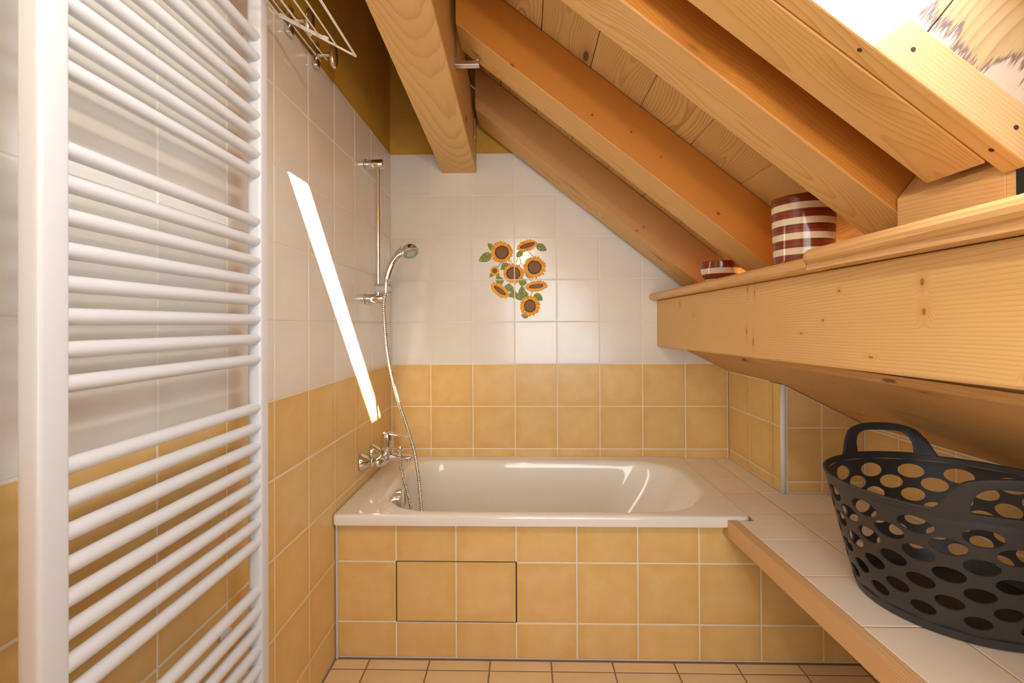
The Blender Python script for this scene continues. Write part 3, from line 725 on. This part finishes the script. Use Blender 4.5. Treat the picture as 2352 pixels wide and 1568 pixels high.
for z in zz:
    if barm is None:
        b0 = mk('rung', v, f, RADW, rad, Matrix.Translation((.0, 0, 0)), smooth=True); barm = b0.data
        b0.matrix_basis = wmat(rad).inverted() @ Matrix.Translation((0, 0, z))
        e = b0.modifiers.new('s', 'EDGE_SPLIT'); e.split_angle = radians(50)
    else:
        b1 = b0.copy(); link(b1, rad); b1.matrix_basis = wmat(rad).inverted() @ Matrix.Translation((0, 0, z))
for (y, z) in ((-1.318, .45), (-1.785, .45), (-1.318, 1.70), (-1.785, 1.70)):
    lathe('wall_bracket', [(.016, 0), (.016, .006), (.008, .008), (.008, .058)], RADW, rad, (.0037, y, z+.009), (1, 0, 0), 16)
for y in (-1.318, -1.785):
    tube('supply_pipe', [(.074, y, .236), (.074, y, .12), (.060, y, .09), (.0037, y, .088)], .0075, CHROME, rad)
# ================================================================== SHOWER RAIL, HANDSET, HOSE
rl = empty('shower_rail', (0, -.374, 1.2))
tag(rl, 'vertical chrome shower rail on the left wall near the back corner', 'shower rail')
yr = -.374; px = .053
tube('pole', [(px, yr, 1.197), (px, yr, 1.742)], .0095, CHROME, rl, 20)
for z in (1.740, 1.203):
    lathe('wall_mount', [(.0215, 0), (.0215, .003), (.019, .004), (.019, .066), (.016, .071), (0, .072)], CHROME, rl, (.0037, yr, z), (1, 0, 0), 28)
sl_ = lathe('slider', [(.0, -.034), (.0165, -.033), (.0175, -.030), (.0175, .028), (.015, .034), (0, .035)], GREYP, rl, (.072, yr-.006, 1.243), (1, .25, -.05), 28)
lathe('slider_collar', [(.015, -.018), (.015, .018)], CHROME, rl, (px, yr, 1.243), (0, 0, 1), 24)
hs = empty('hand_shower', (.09, -.40, 1.25))
tag(hs, 'chrome hand shower with teal nozzle ring hanging in the slider of the rail', 'hand shower')
hy = yr-.012
path = catmull([(.086, hy, 1.225), (.088, hy, 1.262), (.094, hy, 1.292), (.110, hy, 1.335), (.137, hy-.004, 1.372), (.163, hy-.008, 1.391)], 8)
n = len(path); rads = []
for i in range(n):
    t = i/(n-1); rads.append(.0085 if t < .24 else (.0085+.0055*min(1, (t-.24)/.06) if t < .75 else .0145+.008*(t-.75)/.25))
tube('handle', path, rads, CHROME, hs, 20)
nd = Vector((.34, -.42, -.80)).normalized(); hc = Vector((.184, hy-.008, 1.392))
lathe('head', [(0, -.020), (.012, -.019), (.024, -.014), (.033, -.004), (.0355, .006), (.0345, .014), (.030, .017)], CHROME, hs, hc, nd, 36)
fc = lathe('spray_face', [(.030, .016), (.029, .0175), (.0, .0185)], STEEL, hs, hc, nd, 36)
e1 = nd.orthogonal().normalized(); e2 = nd.cross(e1)
pts = []
for ring_r, cnt in ((.0265, 26), (.0222, 22), (.018, 18)):
    for k in range(cnt):
        a = 2*PI*k/cnt; q = hc+nd*.0172+e1*(ring_r*cos(a))+e2*(ring_r*sin(a)); pts.append(lathe_data([(.0016, 0), (.0011, .003), (0, .0031)], 6, q, nd))
nz = mk('nozzles', *merge(pts), TEAL, fc, Matrix.Translation(hc), label='teal rubber spray nozzles'); nz['kind'] = 'stuff'
# ribbed metal hose
def D(u, v, y):
    rx = (u-1176)/1135.6; rz = -(v-738.47)/1135.6
    d = R_*rx+U_*rz+fwd; c = Vector((.6359, -2.3427, 1.1094)); t = (y-c.y)/d.y; return c+d*t
hp_ = [(.0870, hy-.012, 1.232), D(882,700,hy-.014), D(884,740,hy-.014), D(888,790,hy-.014), D(898,850,hy-.016), D(915,920,hy-.018), D(935,980,hy-.015), D(950,1030,hy-.02), D(959,1080,hy-.025), D(964,1120,hy-.036), D(968,1165,hy-.035)]
end = hp_[-1]
hp_ += [(end.x+.008, hy-.04, .31), (end.x+.012, hy-.03, .245), (end.x+.014, hy-.02, .195), (end.x+.012, hy-.005, .168), (end.x+.004, hy+.01, .162), (.222, hy+.02, .180), (.205, hy+.02, .23), (.190, hy+.015, .31), (.172, hy+.012, .41), (.152, -.380, .490), (.1405, -.378, .5412)]
hp_ = catmull(hp_, 14)
# resample uniformly
L = [0]
for a, b in zip(hp_, hp_[1:]): L.append(L[-1]+(b-a).length)
pitch = .0080; NR = int(L[-1]/(pitch/4)); P = []; RR = []; j = 0
for i in range(NR+1):
    s = L[-1]*i/NR
    while j < len(L)-2 and L[j+1] < s: j += 1
    t = (s-L[j])/max(1e-9, L[j+1]-L[j]); P.append(hp_[j].lerp(hp_[j+1], t)); RR.append((.0062, .0073, .0073, .0056)[i % 4])
ho = tube('shower_hose', P, RR, STEEL, None, 10)
tag(ho, 'ribbed metal shower hose hanging from the hand shower into the tub', 'hose')
# ================================================================== BATH MIXER
tp = empty('bath_mixer_tap', (0, -.36, .575))
tag(tp, 'chrome lever bath mixer tap on the yellow tiles above the tub rim', 'tap')
for y, z in ((-.432, .572), (-.293, .576)):
    lathe('escutcheon', [(.0345, 0), (.034, .004), (.016, .028), (.0135, .030)], CHROME, tp, (.0037, y, z), (1, 0, 0), 32)
    lathe('union_nut', [(.0095, .0), (.0095, .006), (.0155, .007), (.0155, .021), (.013, .024)], CHROME, tp, (.034, y, z), (1, 0, 0), 6)
pth = catmull([(.055, -.432, .572), (.066, -.428, .570), (.074, -.410, .571), (.078, -.380, .575), (.078, -.345, .576), (.074, -.315, .577), (.066, -.297, .577), (.055, -.293, .576)], 6)
n = len(pth); tube('inlet_body', pth, [.0145+.0085*sin(PI*i/(n-1)) for i in range(n)], CHROME, tp, 20)
lathe('cartridge_body', [(.020, -.018), (.0255, -.010), (.0262, .030), (.0255, .0305), (.0255, .033), (.0262, .0335), (.0262, .066), (.024, .078), (.014, .083), (0, .084)], CHROME, tp, (.084, -.366, .590), (0, 0, 1), 32)
# lever
lv = []
for (x, hw, zc_, ht) in ((.066, .020, .669, .004), (.082, .0235, .672, .006), (.100, .020, .669, .006), (.120, .0150, .664, .0045), (.140, .0125, .660, .0038), (.160, .0115, .6565, .0035), (.172, .0095, .6545, .0032), (.1765, .005, .6535, .002)):
    lv.append([(x, -.366+hw*cos(a), zc_+ht*sin(a)) for a in [2*PI*k/16 for k in range(16)]])
v, f = loft(lv); f.append(tuple(range(16)))
lvo = mk('lever', v, f, CHROME, tp, Matrix.Translation((.1, -.366, .66)), smooth=True, label='long flat chrome lever')
sp = []
for (x, hw, zc_, ht) in ((.078, .020, .578, .020), (.095, .0225, .576, .0175), (.115, .0235, .575, .0150), (.135, .0225, .574, .0135), (.155, .0205, .573, .0120), (.172, .018, .5735, .0095), (.184, .0150, .5745, .0070), (.190, .010, .5755, .004)):
    sp.append([(x, -.366+hw*cos(a), zc_+ht*sin(a)) for a in [2*PI*k/20 for k in range(20)]])
v, f = loft(sp); f.append(tuple(range(20)))
mk('spout', v, f, CHROME, tp, Matrix.Translation((.13, -.366, .57)), smooth=True)
lathe('aerator', [(.0105, 0), (.0105, .009), (.008, .010), (0, .010)], CHROME, tp, (.172, -.366, .5665), (0, 0, -1), 20)
lathe('diverter_knob', [(.006, -.004), (.006, .006), (.0105, .008), (.0118, .010), (.0118, .027), (.0105, .030), (0, .0305)], CHROME, tp, (.137, -.366, .587), (0, 0, 1), 24)
lathe('hose_outlet', [(.0108, 0), (.0108, .004), (.0095, .006), (.0095, .020), (.0082, .022), (.0082, .030)], CHROME, tp, (.1405, -.366, .565), (0, 0, -1), 16)
tp.location += Vector((0, -.012, .006)); rl.location += Vector((0, -.008, .010)); hs.location += Vector((0, -.008, .010))
# ================================================================== HOOK RAIL AND WIRE RACK (upper left)
hk = empty('towel_hook_rail', (.0037, -1.0, 1.92))
tag(hk, 'dark chrome wall rail with two oval hook knobs at the top of the left wall', 'hook rail')
for dx, dz in ((.014, .004), (.030, .012)):
    tube('rail_bar', [(dx, -1.62, 1.915+dz), (dx, -.855+dx*.6, 1.915+dz)], .0035, CHROME, hk)
for y in (-.872, -1.04):
    box('mounting_block', (.0042, y-.012, 1.885), (.020, y+.012, 1.96), CHROME, hk, bevel=.004)
    lathe('hook_arm', [(.0065, 0), (.0055, .01), (.006, .042)], CHROME, hk, (.020, y, 1.922), (1, 0, 0), 16)
    v, f = lathe_data([(0, -.008), (.018, -.0075), (.021, -.003), (.021, .003), (.018, .0065), (0, .007)], 28, (0, 0, 0), (1, 0, 0))
    v = [(a+.066, b+y, c*1.75+1.918) for a, b, c in v]
    mk('oval_knob', v, f, CHROME, hk, Matrix.Translation((.066, y, 1.918)), smooth=True, weld=1e-6)
wk_ = empty('wire_rack', (.1, -1.2, 1.75))
tag(wk_, 'small fold-down rack of thin white wires hanging above the radiator', 'wire rack')
yr0 = -1.205
def PX(u, v): return D(u, v, yr0)
tip = PX(817, 129); a0 = PX(643, 37.5)
wpts = [PX(773.7, 106), PX(735.4, 85.5), PX(692.7, 63.8)]
dirn = (tip-a0).normalized()
for q, r_ in ((tip, .0026), (wpts[0], .0019), (wpts[1], .0019), (wpts[2], .0019), (a0, .0019)):
    yb = -1.72 if q is not a0 else -1.275
    tube('wire', [q, (q.x, yb, q.z)], r_, WIREW, wk_)
tube('end_wire', [tip, a0, a0-dirn*.02, a0-dirn*.045+Vector((0, 0, .012)), (.0037, yr0, a0.z+.045)], .0024, WIREW, wk_)
tube('end_wire', [PX(752, 89), PX(690, 58), a0+Vector((0, 0, .006))], .0021, WIREW, wk_)
lathe('roller', [(.0, -.006), (.0042, -.005), (.0042, .006), (0, .007)], WIREW, wk_, PX(748, 87), (1, 0, -.45), 14)
# hooks on the ceiling beam
def hook(y, z, lab, folded):
    o = empty('coat_hook', (.4145, y, z)); tag(o, lab, 'hook', None)
    if folded:
        box('back_plate', (.4128, y-.014, z-.02), (.4165, y+.014, z+.07), STEEL, o, bevel=.001)
        box('folded_arm', (.4170, y-.009, z-.014), (.4225, y+.009, z+.066), STEEL, o, bevel=.001)
    else:
        box('back_plate', (.4128, y-.014, z+.004), (.4165, y+.014, z+.08), STEEL, o, bevel=.001)
        v, f = merge([boxd((.4128, y-.013, z-.010), (.492, y+.013, z+.003)), boxd((.484, y-.013, z+.003), (.492, y+.013, z+.016))])
        mk('arm', v, f, STEEL, o, Matrix.Translation((.45, y, z)), bevel=.001)
        tube('pivot_pin', [(.420, y-.015, z+.006), (.420, y+.015, z+.006)], .003, STEEL, o)
hook(-.735, 1.961, 'open flat steel hook sticking out of the right side of the ceiling beam', False)
hook(-.150, 1.955, 'folded flat steel hook on the ceiling beam near the back wall', True)
# ================================================================== STRIPED POTTERY
def striped(name, cx, cy, zb_, outer, inner_prof, bands, lab, cat, group):
    """outer: list of (h, r) from foot to rim; bands: list of (h0,h1) painted brown"""
    o = empty(name, (cx, cy, zb_)); tag(o, lab, cat, group)
    hs_ = sorted(set([h for h, r in outer]+[h for b in bands for h in b]))
    def rad_(h):
        for (h0, r0), (h1, r1) in zip(outer, outer[1:]):
            if h0 <= h <= h1: return r0+(r1-r0)*(h-h0)/max(1e-9, h1-h0)
        return outer[-1][1]
    fine = []
    for a, b in zip(hs_, hs_[1:]):
        k = max(1, int((b-a)/.006)); fine += [a+(b-a)*i/k for i in range(k)]
    fine.append(hs_[-1])
    prof = [(0, fine[0])]+[(rad_(h), h) for h in fine]+inner_prof
    segs = 48; v, f = lathe_data(prof, segs, (cx, cy, zb_))
    fm = []
    for j in range(len(prof)-1):
        hm = (prof[j][1]+prof[j+1][1])/2; br = any(a <= hm <= b for a, b in bands) and 1 <= j < len(fine)
        fm += [1 if br else 0]*segs
    while len(fm) < len(f): fm.append(0)
    mk('vessel_body', v, f, [CREAMG, BROWN], o, Matrix.Translation((cx, cy, zb_)), smooth=True, fm=fm)
    return o
st = []; h = .004
for k in range(5):
    st.append((h, h+.0203)); h += .0203+.0156
H = h-.0156
striped('striped_pot', 1.330, -1.096, 1.2485, [(0, .062), (.004, .067), (H*.5, .0695), (H-.003, .0713), (H, .070)], [(.066, H), (.0635, H-.004), (.062, .02), (0, .012)], st,
        'tall straight pot with brown and cream stripes on the pine shelf', 'pot', None)
striped('striped_bowl', 1.345, -.535, 1.2485, [(0, .036), (.006, .038), (.014, .050), (.032, .062), (.055, .0675), (.078, .069)], [(.066, .079), (.063, .076), (.060, .055), (.05, .02), (0, .012)], [(.018, .036), (.055, .080)],
        'small bowl with brown and cream stripes at the far end of the shelf', 'bowl', None)
# ================================================================== LAUNDRY BASKET
bk = empty('laundry_basket', (1.61, -1.20, ZC))
tag(bk, 'black plastic laundry basket with round holes and two loop handles on the cream counter', 'basket')
BC = Vector((1.608, -1.195, ZC)); BH = .269
def brad(h):                      # radius of wall at height h
    t = max(0, min(1.3, h/BH)); return .181+.064*t**.9 - (.006 if False else 0)
AX = radians(86)
def bp(th, h, dr=0):
    r = brad(h)+dr; 
    # slightly oval along the handle axis
    return Vector((BC.x+r*cos(th)*1.02, BC.y+r*sin(th)*1.0, BC.z+h))
NH = 15; NROW = 7; dth = 2*PI/NH
rows = [.228-.0297*k for k in range(NROW)]      # centre heights, top to bottom
dh = .0297
V = []; F = []; vid = {}
def vert(th, h):
    th = th % (2*PI)
    key = (round(th, 5) if abs(th-2*PI) > 1e-5 else 0.0, round(h, 5))
    if key not in vid: vid[key] = len(V); V.append(tuple(bp(th, h)))
    return vid[key]
HOLES = []
for r in range(NROW):
    for k in range(NH):
        tc_ = (k+(.5 if r % 2 else 0))*dth; hc_ = rows[r]
        a_ = dth*(.308-.008*r); b_ = .0178-.0006*r
        # diamond boundary, 24 points
        m_ = 6; bd = []
        corners = [(dth/2, 0), (0, dh), (-dth/2, 0), (0, -dh)]
        for c in range(4):
            p, q = corners[c], corners[(c+1) % 4]
            for i in range(m_):
                t = i/m_; bd.append((p[0]+(q[0]-p[0])*t, p[1]+(q[1]-p[1])*t))
        el = [(a_*cos(2*PI*i/24), b_*sin(2*PI*i/24)) for i in range(24)]
        for i in range(24):
            j2 = (i+1) % 24
            F.append((vert(tc_+bd[i][0], hc_+bd[i][1]), vert(tc_+bd[j2][0], hc_+bd[j2][1]), vert(tc_+el[j2][0], hc_+el[j2][1]), vert(tc_+el[i][0], hc_+el[i][1])))
# fill triangles top and bottom, then plain bands
def band(zig, hline, up):
    pass
m_ = 6
for (r, sgn) in ((0, 1), (NROW-1, -1)):
    hr = rows[r]; off = .5 if r % 2 else 0; hl = hr+sgn*dh
    for k in range(NH):
        # triangle between diamond k and k+1: apex at side corner
        t0 = (k+off)*dth
        for i in range(m_):
            # left side boundary from (t0, hl) down to (t0+dth/2, hr), right from (t0+dth,hl) to same
            pa = (t0+dth/2*i/m_, hl-sgn*dh*i/m_); pb = (t0+dth/2*(i+1)/m_, hl-sgn*dh*(i+1)/m_)
            qa = (t0+dth-dth/2*i/m_, pa[1]); qb = (t0+dth-dth/2*(i+1)/m_, pb[1])
            if i < m_-1: F.append((vert(*pa), vert(*pb), vert(*qb), vert(*qa)))
            else: F.append((vert(*pa), vert(*pb), vert(*qa)))
    hs2 = [hl+(BH-hl)*i/2 for i in range(3)] if sgn > 0 else [hl, hl*.6, .012, .003]
    for a, b in zip(hs2, hs2[1:]):
        for k in range(NH):
            t0 = (k+off)*dth
            for i in range(4): F.append((vert(t0+dth*i/4, a), vert(t0+dth*(i+1)/4, a), vert(t0+dth*(i+1)/4, b), vert(t0+dth*i/4, b)))
wallo = mk('basket_wall', V, F, BASKET, bk, Matrix.Translation(BC), smooth=True)
sd = wallo.modifiers.new('solid', 'SOLIDIFY'); sd.thickness = .0035; sd.offset = 0
bv = wallo.modifiers.new('split', 'EDGE_SPLIT'); bv.split_angle = radians(45)
lathe('basket_floor', [(0, .003), (.179, .003), (.182, .006), (.182, .009), (0, .009)], BASKET, bk, BC, (0, 0, 1), 60)
rim = []
for i in range(73):
    rim.append(bp(2*PI*i/72, BH, .0015))
tube('rim', rim, .0032, BASKET, bk, 8)
def handle(thc):
    # outline function: outer height over the rim as function of angle, hole inside
    hw = radians(30); HH = .082; N = 44; V = []; F = []
    def outer(t):                  # t -1..1
        a = abs(t)
        if a > .70: u = (1-a)/.30; return HH*.62*u*u*(3-2*u)
        u = a/.70; return HH*(.62+.38*sqrt(max(0, 1-u**2.1)))
    def hole(t):
        a = abs(t)/.56
        if a >= 1: return None
        return .006, .006+(HH-.026)*(1-a**4.5)**.4
    ts = sorted(set([-1+2*i/N for i in range(N+1)]+[-.56, .56, -.559, .559, -.55, .55, .535, -.535]))
    rowsL = []
    def q(t, h): V.append(tuple(bp(thc+hw*t, BH+h, .0015+h*.05))); return len(V)-1
    for a, b in zip(ts, ts[1:]):
        oa, ob = outer(a), outer(b); ha, hb = hole(a), hole(b)
        def quad(l0, l1, r0, r1):
            if l1-l0 < 1e-5 and r1-r0 < 1e-5: return
            n = 3; 
            for i in range(n):
                F.append((q(a, l0+(l1-l0)*i/n), q(b, r0+(r1-r0)*i/n), q(b, r0+(r1-r0)*(i+1)/n), q(a, l0+(l1-l0)*(i+1)/n)))
        if ha is None and hb is None: quad(-.004, oa, -.004, ob)
        else:
            l = ha or (hb[0], hb[0]); r = hb or (ha[0], ha[0])
            if ha is None: l = (hb[0], hb[0])
            if hb is None: r = (ha[0], ha[0])
            quad(-.004, l[0], -.004, r[0]); quad(l[1], oa, r[1], ob)
    o = mk('handle', V, F, BASKET, bk, Matrix.Translation(bp(thc, BH)), smooth=True, weld=2e-5)
    s = o.modifiers.new('solid', 'SOLIDIFY'); s.thickness = .006; s.offset = 0
    b = o.modifiers.new('bevel', 'BEVEL'); b.width = .0015; b.segments = 2; b.limit_method = 'ANGLE'; b.angle_limit = radians(50)
handle(AX); handle(radians(252))
# ================================================================== SUNFLOWER PRINT ON FOUR TILES
K = .2/(98*6.533)
def W2(x, y): return (.1892+.4+(x-790)*K, Z0+.6-(y-805)*K)
LAY = [0]
SH = []                            # (polygon, material index, layer)
MATS = [PETAL, PETAL2, SEEDP, SEEDD, LEAFP, VEINP]
def add(poly, mi):
    SH.append(([W2(*p) for p in poly], mi, LAY[0]))
def leaf(b, t, wd):
    bx_, by = b; tx, ty = t; dx, dy = tx-bx_, ty-by; L_ = math.hypot(dx, dy); nx_, ny = -dy/L_, dx/L_
    pr = []; n = 12
    for i in range(n+1): s = i/n; w_ = wd/2*(sin(PI*s**.8))**.75 if 0 < s < 1 else 0; pr.append((bx_+dx*s+nx_*w_, by+dy*s+ny*w_))
    for i in range(n-1, 0, -1): s = i/n; w_ = wd/2*(sin(PI*s**.8))**.75; pr.append((bx_+dx*s-nx_*w_, by+dy*s-ny*w_))
    LAY[0] += 1
    c = ((bx_+tx)/2, (by+ty)/2)
    for i in range(len(pr)): add([c, pr[i], pr[(i+1) % len(pr)]], 4)
    LAY[0] += 1
    add([(bx_+nx_*2, by+ny*2), (tx, ty), (bx_-nx_*2, by-ny*2)], 5)
    for s, sg in ((.3, 1), (.3, -1), (.55, 1), (.55, -1)):
        p = (bx_+dx*s, by+dy*s); q = (p[0]+dx*.22+nx_*sg*wd*.33, p[1]+dy*.22+ny*sg*wd*.33)
        add([(p[0]-nx_, p[1]-ny-1), q, (p[0]+nx_, p[1]+ny+1.5)], 5)
def stem(pts):
    LAY[0] += 1
    for a, b in zip(pts, pts[1:]):
        dx, dy = b[0]-a[0], b[1]-a[1]; l_ = math.hypot(dx, dy); nx_, ny = -dy/l_*4, dx/l_*4
        add([(a[0]+nx_, a[1]+ny), (b[0]+nx_, b[1]+ny), (b[0]-nx_, b[1]-ny), (a[0]-nx_, a[1]-ny)], 5)
rnd = random.Random(3)
def flower(cx, cy, ra, rb_, pa, pb, ang, n=22):
    ca, sa = cos(radians(ang)), sin(radians(ang))
    def tr(x, y): return (cx+x*ca+y*sa, cy-x*sa+y*ca)
    for layer in (1, 0):
        LAY[0] += 1
        for k in range(n):
            a = 2*PI*(k+(.5 if layer else 0))/n+rnd.uniform(-.05, .05); rr_ = rnd.uniform(.9, 1.06)*(1.0 if layer else .93)
            w_ = 2*PI/n*.62
            pts = []
            for (s, ww) in ((.0, .7), (.45, 1.0), (.75, .75), (1, 0)):
                pts.append((s, ww))
            left = []; right = []
            for s, ww in pts:
                r1 = (ra*.85*(1-s)+pa*rr_*s); r2 = (rb_*.85*(1-s)+pb*rr_*s)
                left.append(tr(r1*cos(a+w_*ww*.8), r2*sin(a+w_*ww*.8))); right.append(tr(r1*cos(a-w_*ww*.8), r2*sin(a-w_*ww*.8)))
            poly = left[:-1]+[left[-1]]+right[-2::-1]
            add(poly, 1 if (layer or rnd.random() < .25) else 0)
    for (s, mi) in ((1.0, 3), (.82, 2)):
        LAY[0] += 1
        m2 = 22; ring = [tr(ra*s*(1+rnd.uniform(-.05, .05))*cos(2*PI*k/m2), rb_*s*(1+rnd.uniform(-.05, .05))*sin(2*PI*k/m2)) for k in range(m2)]
        for k in range(m2): add([(cx, cy), ring[k], ring[(k+1) % m2]], mi)
stem([(725, 510), (748, 545), (768, 585)]); stem([(985, 335), (1005, 375), (1045, 425), (1085, 465)])
stem([(838, 458), (835, 505), (820, 545)]); stem([(855, 452), (875, 480), (882, 545), (915, 592)]); stem([(612, 535), (560, 590), (530, 618)])
leaf((445, 415), (250, 522), 140); leaf((490, 360), (388, 248), 90); leaf((1125, 280), (1282, 365), 118); leaf((915, 375), (820, 462), 90)
leaf((700, 560), (580, 650), 105); leaf((1000, 660), (1020, 792), 110); leaf((480, 690), (412, 770), 62); leaf((520, 700), (555, 765), 60)
leaf((600, 880), (520, 745), 0.1+120)
leaf((930, 790), (890, 905), 130)
stem([(725, 845), (690, 880), (650, 915)]); stem([(1035, 800), (1052, 840), (1065, 875)]); stem([(1062, 990), (1045, 1020), (1035, 1055)])
leaf((640, 900), (785, 965), 115); leaf((830, 1010), (700, 1052), 110); leaf((1000, 1020), (800, 1085), 155); leaf((905, 1065), (905, 900), 110)
leaf((1085, 1030), (1215, 1120), 120); leaf((1000, 1360), (890, 1340), 90)
flower(600, 390, 106, 104, 184, 178, 0, 24)
flower(985, 290, 118, 36, 170, 92, 17, 20)
flower(1093, 622, 106, 104, 184, 178, 0, 24)
flower(775, 712, 108, 100, 172, 165, 0, 24)
flower(490, 668, 38, 38, 76, 76, 0, 14)
flower(568, 968, 112, 36, 176, 92, -38, 20)
flower(1120, 908, 112, 34, 186, 92, 6, 20)
flower(1022, 1207, 92, 98, 165, 172, 0, 24)
for (i, j) in ((2, 4), (3, 4), (2, 3), (3, 3)):
    t = SUNF.get((i, j))
    if t is None: continue
    x1 = .1892+.2*i; x0 = x1-.2; z1 = Z0+.2*j; z0 = z1-.2; V = []; F = []; FM = []
    for poly, mi, la in SH:
        p = cliprect(poly, x0+.0025, x1-.0025, z0+.0025, z1-.0025)
        if len(p) < 3: continue
        n = len(V)
        y = -.0012-.00025-la*.000012
        V += [(a, y, b) for a, b in p]; F.append(tuple(range(n, n+len(p)))); FM.append(mi)
    if F:
        fr_ = wmat(t); inv = fr_.inverted()
        me = bpy.data.meshes.new('sunflower_print')
        # keep it parallel to the tile face
        cxt = (x0+x1)/2; czt = (z0+z1)/2
        me.from_pydata([(a-cxt, b-czt, -y_+0.0001) for a, y_, b in V], [], F)
        for m_2 in MATS: me.materials.append(m_2)
        for p_, k_ in zip(me.polygons, FM): p_.material_index = k_
        me.update(); so_ = bpy.data.objects.new('sunflower_print', me); link(so_, t)
        so_['label'] = 'painted sunflowers and green leaves'
bpy.context.view_layer.update()
